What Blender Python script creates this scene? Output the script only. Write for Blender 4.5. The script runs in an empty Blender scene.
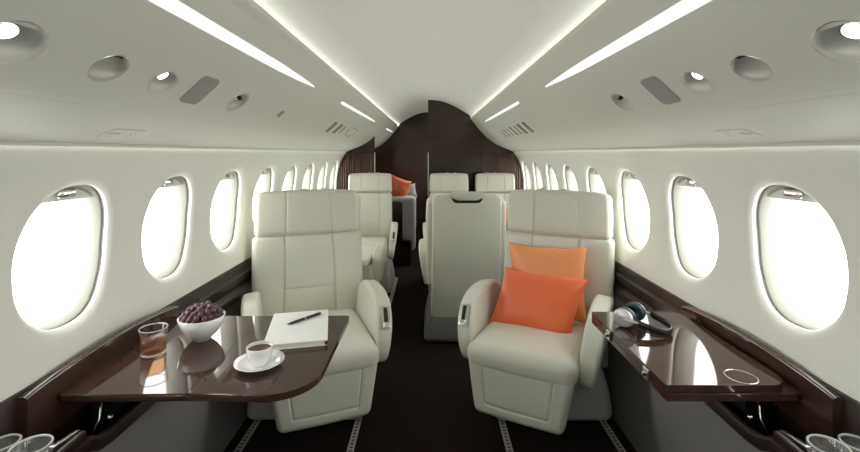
import bpy, bmesh, math, random
import numpy as np
from mathutils import Vector, Matrix, geometry, noise
random.seed(7)
C = bpy.context.scene.collection
PI = math.pi
R = math.radians
CAMZ = 1.4

# ------------------------------------------------------------------ materials
def _mat(name):
    m = bpy.data.materials.new(name); m.use_nodes = True
    nt = m.node_tree; b = nt.nodes['Principled BSDF']
    return m, nt, b

def plain(name, col, rough=.5, metal=0., coat=0., bump=0., bscale=200., spec=.5, sheen=0., vary=0., vscale=6.):
    m, nt, b = _mat(name)
    b.inputs['Base Color'].default_value = (*col, 1); b.inputs['Roughness'].default_value = rough
    b.inputs['Metallic'].default_value = metal; b.inputs['Coat Weight'].default_value = coat
    b.inputs['Coat Roughness'].default_value = .03
    b.inputs['Specular IOR Level'].default_value = spec
    b.inputs['Sheen Weight'].default_value = sheen
    tc = nt.nodes.new('ShaderNodeTexCoord')
    if vary:
        n = nt.nodes.new('ShaderNodeTexNoise'); n.inputs['Scale'].default_value = vscale; n.inputs['Detail'].default_value = 4
        mx = nt.nodes.new('ShaderNodeMix'); mx.data_type = 'RGBA'
        mx.inputs['A'].default_value = (*[c*(1-vary) for c in col], 1); mx.inputs['B'].default_value = (*[min(1, c*(1+vary)) for c in col], 1)
        nt.links.new(tc.outputs['Object'], n.inputs['Vector']); nt.links.new(n.outputs['Fac'], mx.inputs['Factor'])
        nt.links.new(mx.outputs['Result'], b.inputs['Base Color'])
    if bump:
        n = nt.nodes.new('ShaderNodeTexNoise'); n.inputs['Scale'].default_value = bscale; n.inputs['Detail'].default_value = 3
        bp = nt.nodes.new('ShaderNodeBump'); bp.inputs['Strength'].default_value = bump; bp.inputs['Distance'].default_value = .002
        nt.links.new(tc.outputs['Object'], n.inputs['Vector']); nt.links.new(n.outputs['Fac'], bp.inputs['Height'])
        nt.links.new(bp.outputs['Normal'], b.inputs['Normal'])
    return m

def wood(name, c1, c2, rough=.06, scale=(30, 2.5, 30), coat=1.):
    m, nt, b = _mat(name)
    tc = nt.nodes.new('ShaderNodeTexCoord'); mp = nt.nodes.new('ShaderNodeMapping'); mp.inputs['Scale'].default_value = scale
    n = nt.nodes.new('ShaderNodeTexNoise'); n.inputs['Scale'].default_value = 1.6; n.inputs['Detail'].default_value = 6; n.inputs['Distortion'].default_value = .6
    cr = nt.nodes.new('ShaderNodeValToRGB'); cr.color_ramp.elements[0].color = (*c1, 1); cr.color_ramp.elements[1].color = (*c2, 1)
    cr.color_ramp.elements[0].position = .3; cr.color_ramp.elements[1].position = .7
    nt.links.new(tc.outputs['Object'], mp.inputs['Vector']); nt.links.new(mp.outputs['Vector'], n.inputs['Vector'])
    nt.links.new(n.outputs['Fac'], cr.inputs['Fac']); nt.links.new(cr.outputs['Color'], b.inputs['Base Color'])
    b.inputs['Roughness'].default_value = rough; b.inputs['Coat Weight'].default_value = coat; b.inputs['Coat Roughness'].default_value = .02
    return m

def emit(name, col, s):
    m = bpy.data.materials.new(name); m.use_nodes = True; nt = m.node_tree
    nt.nodes.remove(nt.nodes['Principled BSDF'])
    e = nt.nodes.new('ShaderNodeEmission'); e.inputs['Color'].default_value = (*col, 1); e.inputs['Strength'].default_value = s
    nt.links.new(e.outputs[0], nt.nodes['Material Output'].inputs['Surface'])
    return m

def clear(name, tint=(1, 1, 1), gl=.05):
    m = bpy.data.materials.new(name); m.use_nodes = True; nt = m.node_tree
    nt.nodes.remove(nt.nodes['Principled BSDF'])
    t = nt.nodes.new('ShaderNodeBsdfTransparent'); t.inputs['Color'].default_value = (*tint, 1)
    g = nt.nodes.new('ShaderNodeBsdfGlossy'); g.inputs['Roughness'].default_value = .02
    mx = nt.nodes.new('ShaderNodeMixShader'); mx.inputs[0].default_value = gl
    nt.links.new(t.outputs[0], mx.inputs[1]); nt.links.new(g.outputs[0], mx.inputs[2])
    nt.links.new(mx.outputs[0], nt.nodes['Material Output'].inputs['Surface'])
    return m

def thinglass(name, tint, ior=1.5, brighten=.0, dcol=(.8, .82, .8)):
    m = clear(name, tint); nt = m.node_tree
    d = nt.nodes.new('ShaderNodeBsdfDiffuse'); d.inputs['Color'].default_value = (*dcol, 1)
    out = nt.nodes['Material Output']; old = out.inputs['Surface'].links[0].from_socket
    m2 = nt.nodes.new('ShaderNodeMixShader'); m2.inputs[0].default_value = brighten  # light put into the colour: diffuse share lifting dark glass and drink
    nt.links.new(old, m2.inputs[1]); nt.links.new(d.outputs[0], m2.inputs[2]); nt.links.new(m2.outputs[0], out.inputs['Surface'])
    f = nt.nodes.new('ShaderNodeFresnel'); f.inputs['IOR'].default_value = ior
    mx = old.node; 
    g = nt.nodes.new('ShaderNodeNewGeometry'); mu = nt.nodes.new('ShaderNodeMath'); mu.operation = 'SUBTRACT'; mu.use_clamp = True
    nt.links.new(f.outputs[0], mu.inputs[0]); nt.links.new(g.outputs['Backfacing'], mu.inputs[1]); nt.links.new(mu.outputs[0], mx.inputs[0]); return m

def glassy(name, col=(1, 1, 1), ior=1.45):
    m, nt, b = _mat(name)
    b.inputs['Base Color'].default_value = (*col, 1); b.inputs['Roughness'].default_value = .0
    b.inputs['Transmission Weight'].default_value = 1; b.inputs['IOR'].default_value = ior
    return m

M = dict(
    wall=plain('wall_lining', (.84, .845, .785), .55),
    panel=plain('ceiling_lining', (.63, .635, .565), .5, bump=.03, bscale=500),
    dome=plain('dome_lining', (.86, .865, .81), .6),
    leather=plain('cream_leather', (.615, .62, .535), .42, bump=.10, bscale=380, vary=.02),
    shell=plain('cream_shell', (.67, .675, .59), .35),
    greyb_shaded=plain('shaded_grey_plastic', (.20, .20, .195), .5),  # shaded copy of the base grey for the seat facing away
    greyb=plain('grey_plastic', (.62, .62, .615), .35),
    dark=plain('black_plastic', (.012, .012, .013), .35),
    chrome=plain('chrome', (.75, .74, .72), .12, metal=1),
    satin=plain('satin_metal', (.5, .5, .47), .3, metal=1),
    gasper=plain('bowl_metal', (.50, .50, .45), .5, metal=.35),
    pgrey=plain('mesh_panel', (.30, .295, .28), .7, bump=.2, bscale=900),
    woodt=wood('gloss_walnut', (.046, .023, .0165), (.057, .029, .021), scale=(3, 45, 30), coat=0),
    woodl=wood('ledge_walnut', (.014, .0056, .004), (.022, .0095, .0065), .38, coat=.1),
    woodb=wood('bulkhead_walnut', (.025, .012, .009), (.033, .0165, .012), .13, (3, 3, 14), 0),
    felt=plain('grey_side_cloth', (.165, .16, .152), .75, bump=.15, bscale=700),
    curtain=plain('brown_curtain', (.105, .060, .048), .55),
    slot=plain('dark_slot', (.02, .02, .018), .8),
    vent=plain('vent_slot', (.20, .195, .17), .7),
    gapgrey=plain('window_gap', (.10, .10, .09), .7),
    reveal=plain('window_reveal', (.40, .40, .355), .4),  # darker than the lip: the sleeve's shade is put into its colour
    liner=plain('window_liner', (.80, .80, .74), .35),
    porcelain=plain('porcelain', (.86, .86, .85), .08, coat=.6),
    tea=plain('tea', (.10, .018, .010), .05),
    paper=plain('paper', (.88, .88, .855), .55),
    pages=plain('page_edges', (.78, .775, .74), .8, bump=.3, bscale=900),
    pen=plain('black_pen', (.012, .012, .014), .18),
    orange=plain('deep_orange_cloth', (.75, .145, .042), .42, sheen=.2, vary=.05, vscale=9),
    peach=plain('light_orange_cloth', (.80, .30, .10), .40, sheen=.2, vary=.05, vscale=9),
    sofa=plain('light_grey_cloth', (.55, .55, .57), .8, bump=.2, bscale=500),
    grape=plain('grape_skin', (.125, .06, .078), .27, vary=.6, vscale=90),
    stem=plain('grape_stem', (.10, .055, .03), .6),
    glass=thinglass('clear_glass', (.99, .99, .985), 1.6, .0),
    rimglass=thinglass('glass_rim', (.98, .985, .98), 2.2, .45),  # bright highlights of rim and foot painted in as pale diffuse
    tumbler=thinglass('tumbler_glass', (.98, .985, .98), 1.7, .10),  # pale diffuse share stands in for reflections on the glass
    drink=thinglass('amber_drink', (.96, .74, .55), 1.5, .22, (.34, .14, .06)),
    silver=plain('silver_grey', (.62, .63, .63), .28, metal=.45),
    teal=plain('dark_teal_cushion', (.010, .040, .046), .45),
    rail=plain('aluminium', (.58, .57, .54), .38, metal=.7),
    pane=clear('window_pane'),
    led=emit('led_strip', (1, .995, .98), .68),
    cove=emit('cove_light', (1, 1, .97), 7.0),
    bulb=emit('lamp_bulb', (1, .98, .93), 5.0),
    wash=emit('wash_light', (1, .995, .96), 3.5),
)
# carpet
def carpet():
    m, nt, b = _mat('dark_brown_carpet')
    tc = nt.nodes.new('ShaderNodeTexCoord')
    w = nt.nodes.new('ShaderNodeTexWave'); w.wave_type = 'BANDS'; w.bands_direction = 'Y'; w.inputs['Scale'].default_value = 16; w.inputs['Distortion'].default_value = 1.2; w.inputs['Detail'].default_value = 3
    n = nt.nodes.new('ShaderNodeTexNoise'); n.inputs['Scale'].default_value = 350; n.inputs['Detail'].default_value = 3
    cr = nt.nodes.new('ShaderNodeValToRGB'); cr.color_ramp.elements[0].color = (.0155, .0095, .0075, 1); cr.color_ramp.elements[1].color = (.026, .0165, .0135, 1)
    ad = nt.nodes.new('ShaderNodeMath'); ad.operation = 'MULTIPLY'
    nt.links.new(tc.outputs['Object'], w.inputs['Vector']); nt.links.new(tc.outputs['Object'], n.inputs['Vector'])
    nt.links.new(w.outputs['Fac'], ad.inputs[0]); nt.links.new(n.outputs['Fac'], ad.inputs[1])
    nt.links.new(ad.outputs[0], cr.inputs['Fac']); nt.links.new(cr.outputs['Color'], b.inputs['Base Color'])
    b.inputs['Roughness'].default_value = .95; b.inputs['Specular IOR Level'].default_value = .15
    bp = nt.nodes.new('ShaderNodeBump'); bp.inputs['Strength'].default_value = .5; bp.inputs['Distance'].default_value = .004
    nt.links.new(n.outputs['Fac'], bp.inputs['Height']); nt.links.new(bp.outputs['Normal'], b.inputs['Normal'])
    return m
M['carpet'] = carpet()
def railmat():
    m, nt, b = _mat('punched_seat_track')
    tc = nt.nodes.new('ShaderNodeTexCoord'); sx = nt.nodes.new('ShaderNodeSeparateXYZ')
    w = nt.nodes.new('ShaderNodeMath'); w.operation = 'PINGPONG'; w.inputs[1].default_value = .0127
    g = nt.nodes.new('ShaderNodeMath'); g.operation = 'GREATER_THAN'; g.inputs[1].default_value = .0065
    a = nt.nodes.new('ShaderNodeMath'); a.operation = 'ABSOLUTE'
    l = nt.nodes.new('ShaderNodeMath'); l.operation = 'LESS_THAN'; l.inputs[1].default_value = .0075
    mu = nt.nodes.new('ShaderNodeMath'); mu.operation = 'MULTIPLY'
    mx = nt.nodes.new('ShaderNodeMix'); mx.data_type = 'RGBA'; mx.inputs['A'].default_value = (.72, .71, .68, 1); mx.inputs['B'].default_value = (.12, .12, .12, 1)
    nt.links.new(tc.outputs['Object'], sx.inputs[0]); nt.links.new(sx.outputs['Y'], w.inputs[0]); nt.links.new(w.outputs[0], g.inputs[0])
    nt.links.new(sx.outputs['X'], a.inputs[0]); nt.links.new(a.outputs[0], l.inputs[0])
    nt.links.new(g.outputs[0], mu.inputs[0]); nt.links.new(l.outputs[0], mu.inputs[1]); nt.links.new(mu.outputs[0], mx.inputs['Factor'])
    nt.links.new(mx.outputs['Result'], b.inputs['Base Color']); b.inputs['Metallic'].default_value = .5; b.inputs['Roughness'].default_value = .4
    return m
M['track'] = railmat()

# ------------------------------------------------------------------ mesh helpers
def mk_mesh(name, verts, faces, mat, smooth=True, fix=True):
    me = bpy.data.meshes.new(name); me.from_pydata([tuple(v) for v in verts], [], faces)
    if fix:
        bm = bmesh.new(); bm.from_mesh(me); bmesh.ops.recalc_face_normals(bm, faces=bm.faces); bm.to_mesh(me); bm.free()
    for p in me.polygons: p.use_smooth = smooth
    me.materials.append(M[mat] if isinstance(mat, str) else mat)
    return me

def link(name, me, parent=None, loc=(0, 0, 0), rot=(0, 0, 0), sc=None):
    o = bpy.data.objects.new(name, me); C.objects.link(o)
    o.location = loc; o.rotation_euler = rot
    if sc: o.scale = sc
    if parent: o.parent = parent
    return o

def tag(o, label=None, cat=None, group=None, kind=None):
    if label: o['label'] = label
    if cat: o['category'] = cat
    if group: o['group'] = group
    if kind: o['kind'] = kind
    return o

def thing(name, label, cat, loc=(0, 0, 0), rz=0, group=None):
    o = bpy.data.objects.new(name, None); C.objects.link(o); o.empty_display_size = .1
    o.location = loc; o.rotation_euler = (0, 0, rz)
    return tag(o, label, cat, group)

def struct(name, me, parent=None):
    o = link(name, me, parent)
    if parent is None: o['kind'] = 'structure'
    return o

def axis_pts(h, r, step, extra=()):
    s = set()
    n = 5
    for i in range(n+1):
        a = r*math.tan(R(45)*i/n)/1.0
        s.add(round(-h+r-a, 5)); s.add(round(h-r+a, 5))
    m = max(1, int(math.ceil(2*(h-r)/step)))
    for i in range(m+1): s.add(round(-(h-r)+2*(h-r)*i/m, 5))
    for e in extra:
        if abs(e) < h: s.add(round(e, 5))
    L = sorted(s); out = [L[0]]
    for v in L[1:]:
        if v-out[-1] > 1e-4: out.append(v)
    return out

def rbox(hx, hy, hz, r, step=.03, ex=(), ey=(), ez=(), fn=None):
    """rounded box, dense grid, optional deformation of every vertex"""
    A = [axis_pts(hx, r, step, ex), axis_pts(hy, r, step, ey), axis_pts(hz, r, step, ez)]
    H = (hx, hy, hz); V = []; F = []; idx = {}
    def vid(p):
        k = tuple(round(c, 5) for c in p)
        if k not in idx:
            q = [max(-(H[i]-r), min(H[i]-r, p[i])) for i in range(3)]
            d = Vector([p[i]-q[i] for i in range(3)])
            if d.length > 1e-9: d = d.normalized()*r
            w = (q[0]+d[0], q[1]+d[1], q[2]+d[2])
            idx[k] = len(V); V.append(fn(*w) if fn else w)
        return idx[k]
    for ax in range(3):
        u, v = [i for i in range(3) if i != ax]
        for sgn in (-1, 1):
            for i in range(len(A[u])-1):
                for j in range(len(A[v])-1):
                    f = []
                    for (a, b) in ((i, j), (i+1, j), (i+1, j+1), (i, j+1)):
                        p = [0, 0, 0]; p[ax] = sgn*H[ax]; p[u] = A[u][a]; p[v] = A[v][b]
                        f.append(vid(p))
                    F.append(f)
    return V, F

def seam_pts(*ss):
    o = []
    for s in ss: o += [s-.012, s-.007, s-.0035, s, s+.0035, s+.007, s+.012]
    return o
def groove(d, depth=.006, w=.0045): return depth*math.exp(-(d/w)**2)

def tube(pts, rad, n=10, cap=True):
    pts = [Vector(p) for p in pts]; V = []; F = []
    rads = rad if isinstance(rad, (list, tuple)) else [rad]*len(pts)
    prev = None
    for i, p in enumerate(pts):
        t = (pts[min(i+1, len(pts)-1)]-pts[max(i-1, 0)]).normalized()
        if prev is None:
            a = Vector((0, 0, 1)) if abs(t.z) < .9 else Vector((1, 0, 0))
            nrm = (a-t*a.dot(t)).normalized()
        else:
            nrm = (prev-t*prev.dot(t)).normalized()
        prev = nrm; b = t.cross(nrm)
        for k in range(n):
            an = 2*PI*k/n
            V.append(p+(nrm*math.cos(an)+b*math.sin(an))*rads[i])
    for i in range(len(pts)-1):
        for k in range(n):
            F.append([i*n+k, i*n+(k+1) % n, (i+1)*n+(k+1) % n, (i+1)*n+k])
    if cap:
        F.append(list(range(n))[::-1]); F.append([(len(pts)-1)*n+k for k in range(n)])
    return V, F

def lathe(prof, n=40):
    """prof: list of (r, z)"""
    V = []; F = []; rows = []
    for r, z in prof:
        if r < 1e-6:
            rows.append([len(V)]); V.append((0, 0, z))
        else:
            rows.append(list(range(len(V), len(V)+n)))
            V += [(r*math.cos(2*PI*k/n), r*math.sin(2*PI*k/n), z) for k in range(n)]
    for a, b in zip(rows, rows[1:]):
        for k in range(n):
            k2 = (k+1) % n
            if len(a) == 1 and len(b) == 1: continue
            if len(a) == 1: F.append([a[0], b[k], b[k2]])
            elif len(b) == 1: F.append([a[k], b[0], a[k2]])
            else: F.append([a[k], b[k], b[k2], a[k2]])
    return V, F

def merge(*parts):
    V = []; F = []
    for v, f in parts:
        o = len(V); V += list(v); F += [[i+o for i in q] for q in f]
    return V, F
def xf(vf, mat4):
    return [mat4 @ Vector(v) for v in vf[0]], vf[1]
def box(x0, x1, y0, y1, z0, z1):
    V = [(x, y, z) for x in (x0, x1) for y in (y0, y1) for z in (z0, z1)]
    F = [[0, 1, 3, 2], [4, 6, 7, 5], [0, 4, 5, 1], [2, 3, 7, 6], [0, 2, 6, 4], [1, 5, 7, 3]]
    return V, F

def prism(poly, t0, t1, bevel=0., axis='z', seg=3):
    """extruded outline: poly in 2D; axis z -> (x,y), axis x -> (y,z), axis y -> (x,z)"""
    def P(a, b, t): return {'z': (a, b, t), 'x': (t, a, b), 'y': (a, t, b)}[axis]
    n = len(poly)
    bm = bmesh.new()
    lo = [bm.verts.new(P(a, b, t0)) for a, b in poly]; hi = [bm.verts.new(P(a, b, t1)) for a, b in poly]
    f1 = bm.faces.new(lo); f2 = bm.faces.new(hi)
    for i in range(n): bm.faces.new([lo[i], lo[(i+1) % n], hi[(i+1) % n], hi[i]])
    bmesh.ops.recalc_face_normals(bm, faces=bm.faces)
    if bevel:
        ed = list({e for f in (f1, f2) for e in f.edges})
        bmesh.ops.bevel(bm, geom=ed, offset=bevel, segments=seg, profile=.5, affect='EDGES')
    bm.verts.index_update()
    V = [v.co.copy() for v in bm.verts]; F = [[v.index for v in f.verts] for f in bm.faces]
    bm.free(); return V, F

def rounded_poly(pts, rs, n=8):
    """polygon with rounded corners"""
    out = []; N = len(pts)
    for i in range(N):
        p = Vector(pts[i]); a = Vector(pts[i-1]); b = Vector(pts[(i+1) % N]); r = rs[i]
        if r <= 0: out.append(tuple(p)); continue
        da = (a-p).normalized(); db = (b-p).normalized(); ang = da.angle(db)
        d = r/math.tan(ang/2); c = p+(da+db).normalized()*(r/math.sin(ang/2))
        s = p+da*d; e = p+db*d
        a0 = math.atan2(s.y-c.y, s.x-c.x); a1 = math.atan2(e.y-c.y, e.x-c.x)
        while a1-a0 > PI: a1 -= 2*PI
        while a1-a0 < -PI: a1 += 2*PI
        for k in range(n+1):
            t = a0+(a1-a0)*k/n; out.append((c.x+r*math.cos(t), c.y+r*math.sin(t)))
    return out

def autosmooth(me, ang=35):
    """sharp edges by angle, so flat faces stay flat"""
    bm = bmesh.new(); bm.from_mesh(me)
    for e in bm.edges:
        if len(e.link_faces) == 2 and e.calc_face_angle(0) > R(ang): e.smooth = False
    bm.to_mesh(me); bm.free(); return me

class Curve1:
    """monotone cubic through points"""
    def __init__(s, xs, ys):
        o = np.argsort(xs); x = np.array(xs, float)[o]; y = np.array(ys, float)[o]
        h = np.diff(x); d = np.diff(y)/h; m = np.zeros(len(x)); m[0] = d[0]; m[-1] = d[-1]
        for i in range(1, len(x)-1):
            if d[i-1]*d[i] > 0:
                w1 = 2*h[i]+h[i-1]; w2 = h[i]+2*h[i-1]; m[i] = (w1+w2)/(w1/d[i-1]+w2/d[i])
        s.x, s.y, s.m = x, y, m
    def __call__(s, t):
        i = int(min(max(np.searchsorted(s.x, t)-1, 0), len(s.x)-2)); h = s.x[i+1]-s.x[i]; u = (t-s.x[i])/h
        return float((2*u**3-3*u*u+1)*s.y[i]+(u**3-2*u*u+u)*h*s.m[i]+(-2*u**3+3*u*u)*s.y[i+1]+(u**3-u*u)*h*s.m[i+1])

# ------------------------------------------------------------------ cabin shell
Y0, Y1 = -2.3, 6.55
YB = 5.03
WX = Curve1([.05, 0, -.03, -.06, -.10, -.19, -.30, -.40, -.50, -.60, -.64, -.75, -1.4], [.958, .966, .984, 1.002, 1.021, 1.046, 1.064, 1.066, 1.055, 1.033, 1.031, 1.040, 1.02])   # wall half width by height below the eye
PZ = Curve1([.464, .52, .62, .69, .75, .82, .88, .940], [.402, .328, .212, .148, .107, .072, .047, .027])           # upper side panel
DZ = Curve1([0, .12, .24, .36, .47, .56, .64], [.610, .598, .556, .492, .428, .392, .372])                               # ceiling dome
WINY = [-1.74, -1.235, -.73, -.225, .28, .783]+[1.287+.505*k for k in range(8)]+[5.75]
WA, WB, WZ, WN = .163, .207, 1.4-.300, 2.35
def rsup(dy, dz): return (abs(dy/WA)**WN+abs(dz/WB)**WN)**(1/WN)
def sup_loop(sc, n=72):
    L = []
    for k in range(n):
        a = 2*PI*k/n; c, s = math.cos(a), math.sin(a)
        L.append((sc*WA*math.copysign(abs(c)**(2/WN), c), sc*WB*math.copysign(abs(s)**(2/WN), s)))
    return L

def wall_mesh(sgn):
    pts = []; skip = []
    ys = list(np.arange(Y0, Y1+.001, .05)); zs = list(np.arange(0, 1.4001, .035))+[1.42, 1.44, 1.475]
    for yy in ys:
        for zz in zs:
            if zz > .5 or (round((yy-Y0)/.05) % 4 == 0):
                ok = True
                for wy in WINY:
                    if abs(yy-wy) < .3 and rsup(yy-wy, zz-WZ) < 1.32: ok = False
                if ok: pts.append((yy, zz))
    for yy in (Y0, Y1):
        for zz in zs: pts.append((yy, zz))
    for wy in WINY:
        for sc in (1., 1.012, 1.03, 1.05, 1.08, 1.13, 1.22):
            for (a, b) in sup_loop(sc): pts.append((wy+a, WZ+b))
    vs, es, fs, *_ = geometry.delaunay_2d_cdt([Vector(p) for p in pts], [], [], 0, 1e-6)
    V = []
    for v in vs:
        d = 0
        for wy in WINY:
            if abs(v.x-wy) < .25:
                t = max(0, min(1, (1.13-rsup(v.x-wy, v.y-WZ))/.13)); d = .011*t**2.4
                if d: break
        V.append((sgn*(WX(v.y-CAMZ)+d), v.x, v.y))
    F = []
    for f in fs:
        c = (vs[f[0]]+vs[f[1]]+vs[f[2]])/3
        if any(abs(c.x-wy) < .25 and rsup(c.x-wy, c.y-WZ) < .999 for wy in WINY): continue
        F.append(list(f))
    return mk_mesh('wall', V, F, 'wall')
for sgn, nm in ((-1, 'left'), (1, 'right')): struct('wall_'+nm, wall_mesh(sgn))

# floor, ceiling dome
struct('floor', mk_mesh('floor', *box(-1.05, 1.05, Y0, Y1, -.05, 0), 'carpet', False))
V = []; F = []; xs = [-.64+.04*k for k in range(33)]
for x in xs:
    for y in (Y0, 2, 4, Y1): V.append((x, y, CAMZ+DZ(abs(x))))
for i in range(len(xs)-1):
    for j in range(3): F.append([i*4+j, i*4+j+1, (i+1)*4+j+1, (i+1)*4+j])
struct('ceiling', mk_mesh('ceiling', V, F, 'dome'))

# upper side panels with round holes for the lamps and nozzles
PX = .66
SL = (PZ(PX+.01)-PZ(PX-.01))/.02; ALPHA = math.atan(SL)
HOLES = [(.69, .045), (.90, .037), (1.085, .037), (1.50, .043)]; OV = 1.2     # y, radius
def panel_mesh(sgn):
    pts = []
    xs = [.464, .468, .48]+list(np.arange(.50, .935, .02))+[.742, .745, .748, .751, .754, .940]
    ys = list(np.arange(Y0, 2.0, .04))+list(np.arange(2.0, Y1+.01, .12))
    if ys[-1] < Y1: ys.append(Y1)
    cosA = math.cos(ALPHA)
    def inh(x, y, g): return any(math.hypot((x-PX)/cosA, (y-hy)/OV) < hr*g+(.006 if g > 1 else 0) for hy, hr in HOLES)
    for x in xs:
        for y in ys:
            if not inh(x, y, 1.12): pts.append((x, y))
    for hy, hr in HOLES:
        for g in (1, 1.1):
            for k in range(40): pts.append((PX+g*hr*math.cos(2*PI*k/40)*cosA, hy+OV*g*hr*math.sin(2*PI*k/40)))
    vs, es, fs, *_ = geometry.delaunay_2d_cdt([Vector(p) for p in pts], [], [], 0, 1e-6)
    V = [(sgn*v.x, v.y, CAMZ+PZ(v.x)+groove(v.x-.748, .0008, .003)) for v in vs]; F = []
    for f in fs:
        c = (vs[f[0]]+vs[f[1]]+vs[f[2]])/3
        if inh(c.x, c.y, .999): continue
        F.append(list(f))
    # edge returns: up behind the cove, and the lip at the bottom
    def strip(a, b):
        o = len(V)
        for (x, z) in (a, b):
            for y in (Y0, Y1): V.append((sgn*x, y, CAMZ+z))
        F.append([o, o+1, o+3, o+2])
    strip((.464, .402), (.472, .388)); strip((.472, .388), (.64, .20)); strip((.64, .20), (.645, .372))
    strip((.940, .027), (.9415, .018)); strip((.9415, .018), (.946, .017)); strip((.946, .017), (.944, .070)); strip((.944, .070), (1.0, .070))
    return mk_mesh('panel', V, F, 'panel', fix=False)
for i, sgn in enumerate((-1, 1)):
    struct('wall_%s_upper' % ('left', 'right')[i], autosmooth(panel_mesh(sgn), 40))
# cove lights lying behind the panel edge
for i, sgn in enumerate((-1, 1)):
    o = link('cove_light', mk_mesh('cove_light', [(sgn*.572, Y0+.05, CAMZ+.288), (sgn*.572, Y1-.08, CAMZ+.288), (sgn*.588, Y1-.08, CAMZ+.306), (sgn*.588, Y0+.05, CAMZ+.306)], [[0, 1, 2, 3] if sgn > 0 else [3, 2, 1, 0]], 'cove', False, fix=False))
    o.name = 'trim_%d' % (7+i); o['kind'] = 'structure'

# wash lights in the slot between the upper panel and the window wall
for i, sgn in enumerate((-1, 1)):
    o = link('wash_light', mk_mesh('wash_light', *box(min(sgn*.948, sgn*.956), max(sgn*.948, sgn*.956), Y0+.05, YB-.02, CAMZ+.044, CAMZ+.050), 'wash', False))
    o.name = 'trim_%d' % (9+i); o['kind'] = 'structure'

# front and rear ends of the shell
def section_outline(x0, x1, grow=.012):
    """outline of the cabin section between x0 and x1 (same side of, or across, the middle)"""
    top = []
    def zt(x):
        a = abs(x)
        if a <= .464: return CAMZ+DZ(a)+grow
        if a <= .938: return CAMZ+PZ(a)+grow
        return CAMZ
    n = 60
    out = []
    for k in range(n+1):
        x = x0+(x1-x0)*k/n
        if abs(x) <= .938: out.append((x, zt(x)))
    L = []; Rr = []
    if x1 > .938: Rr = [(WX(-z)+grow, CAMZ-z) for z in [.02+.06*k for k in range(24) if .02+.06*k < 1.4]]+[(1.03, 0)]
    else: Rr = [(x1, 0)]
    if x0 < -.938: L = [(-1.03, 0)]+[(-WX(-z)-grow, CAMZ-z) for z in [.02+.06*k for k in range(24) if .02+.06*k < 1.4]][::-1]
    else: L = [(x0, 0)]
    return L+out+Rr
def partition(name, x0, x1, y, mat='woodb', t=.03):
    return struct(name, autosmooth(mk_mesh(name, *prism(section_outline(x0, x1), y, y+t, axis='y'), mat), 30))
partition('wall_back_right', -.022, 1.2, YB)
partition('wall_back_left', -1.2, -.64, YB)
partition('wall_far', -1.2, 1.2, Y1-.05)
partition('wall_front', -1.2, 1.2, Y0, 'wall')
# metal edge strips on the partition edges
for i, (x, z0, z1) in enumerate(((-.022, .9, 1.405), (-.64, .9, 1.405))):
    struct('trim_%d' % (i+1), mk_mesh('edge', *box(x-.004, x+.006, YB-.004, YB+.034, z0, z1), 'rail', False))

# floor tracks
for i, x in enumerate((-.90, -.374, .374, .90)):
    o = struct('trim_%d' % (i+3), mk_mesh('track', *box(-.016, .016, Y0, 4.9, 0, .006), 'track', False)); o.location.x = x

# ------------------------------------------------------------------ windows
def window_meshes(sgn):
    # local frame: origin at the middle of the hole on the wall skin, y along the cabin
    xw0 = WX(WZ-CAMZ)
    def ring(sc, dep, tight=True):
        L = []
        for (a, b) in sup_loop(sc):
            base = WX(WZ+b-CAMZ) if tight else WX(WZ+b*.9-CAMZ)
            L.append((sgn*(base+dep-xw0), a, b))
        return L
    def loft(rings, mat):
        V = [p for r in rings for p in r]; n = len(rings[0]); F = []
        for i in range(len(rings)-1):
            for k in range(n): F.append([i*n+k, i*n+(k+1) % n, (i+1)*n+(k+1) % n, (i+1)*n+k])
        return mk_mesh('liner', V, F, mat)
    lip = loft([ring(1., .011), ring(.995, .013), ring(.994, .017), ring(.997, .021)], 'liner')
    gap = loft([ring(.997, .021), ring(1.010, .022), ring(1.010, .034)], 'gapgrey')
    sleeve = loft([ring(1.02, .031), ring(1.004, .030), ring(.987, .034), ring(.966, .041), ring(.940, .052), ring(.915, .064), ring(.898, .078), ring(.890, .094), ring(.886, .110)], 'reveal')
    pl = ring(.887, .104)
    pane = mk_mesh('pane', pl+[(sum(p[0] for p in pl)/len(pl), 0, 0)], [[k, (k+1) % len(pl), len(pl)] for k in range(len(pl))], 'pane', False)
    # the top of the drawn-up shade showing behind the handle
    up = [p for p in sup_loop(.985) if p[1] >= .163]; up.sort()
    up = [(up[0][0]-.004, .160)]+up+[(up[-1][0]+.004, .160)]
    V = []
    for d in (.043, .049): V += [(sgn*(WX(WZ+.163-CAMZ)+d-xw0), a, b) for a, b in up]
    n = len(up); F = [list(range(n)), list(range(n, 2*n))]+[[k, (k+1) % n, n+(k+1) % n, n+k] for k in range(n)]
    shade = mk_mesh('shade', V, F, 'liner', False)
    return xw0, lip, gap, sleeve, pane, shade
hV, hF = prism(rounded_poly([(-.030, -.010), (.030, -.010), (.026, .010), (-.026, .010)], [.009, .009, .008, .008], 5), 0, .008, .003)
n_w = 0
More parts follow.
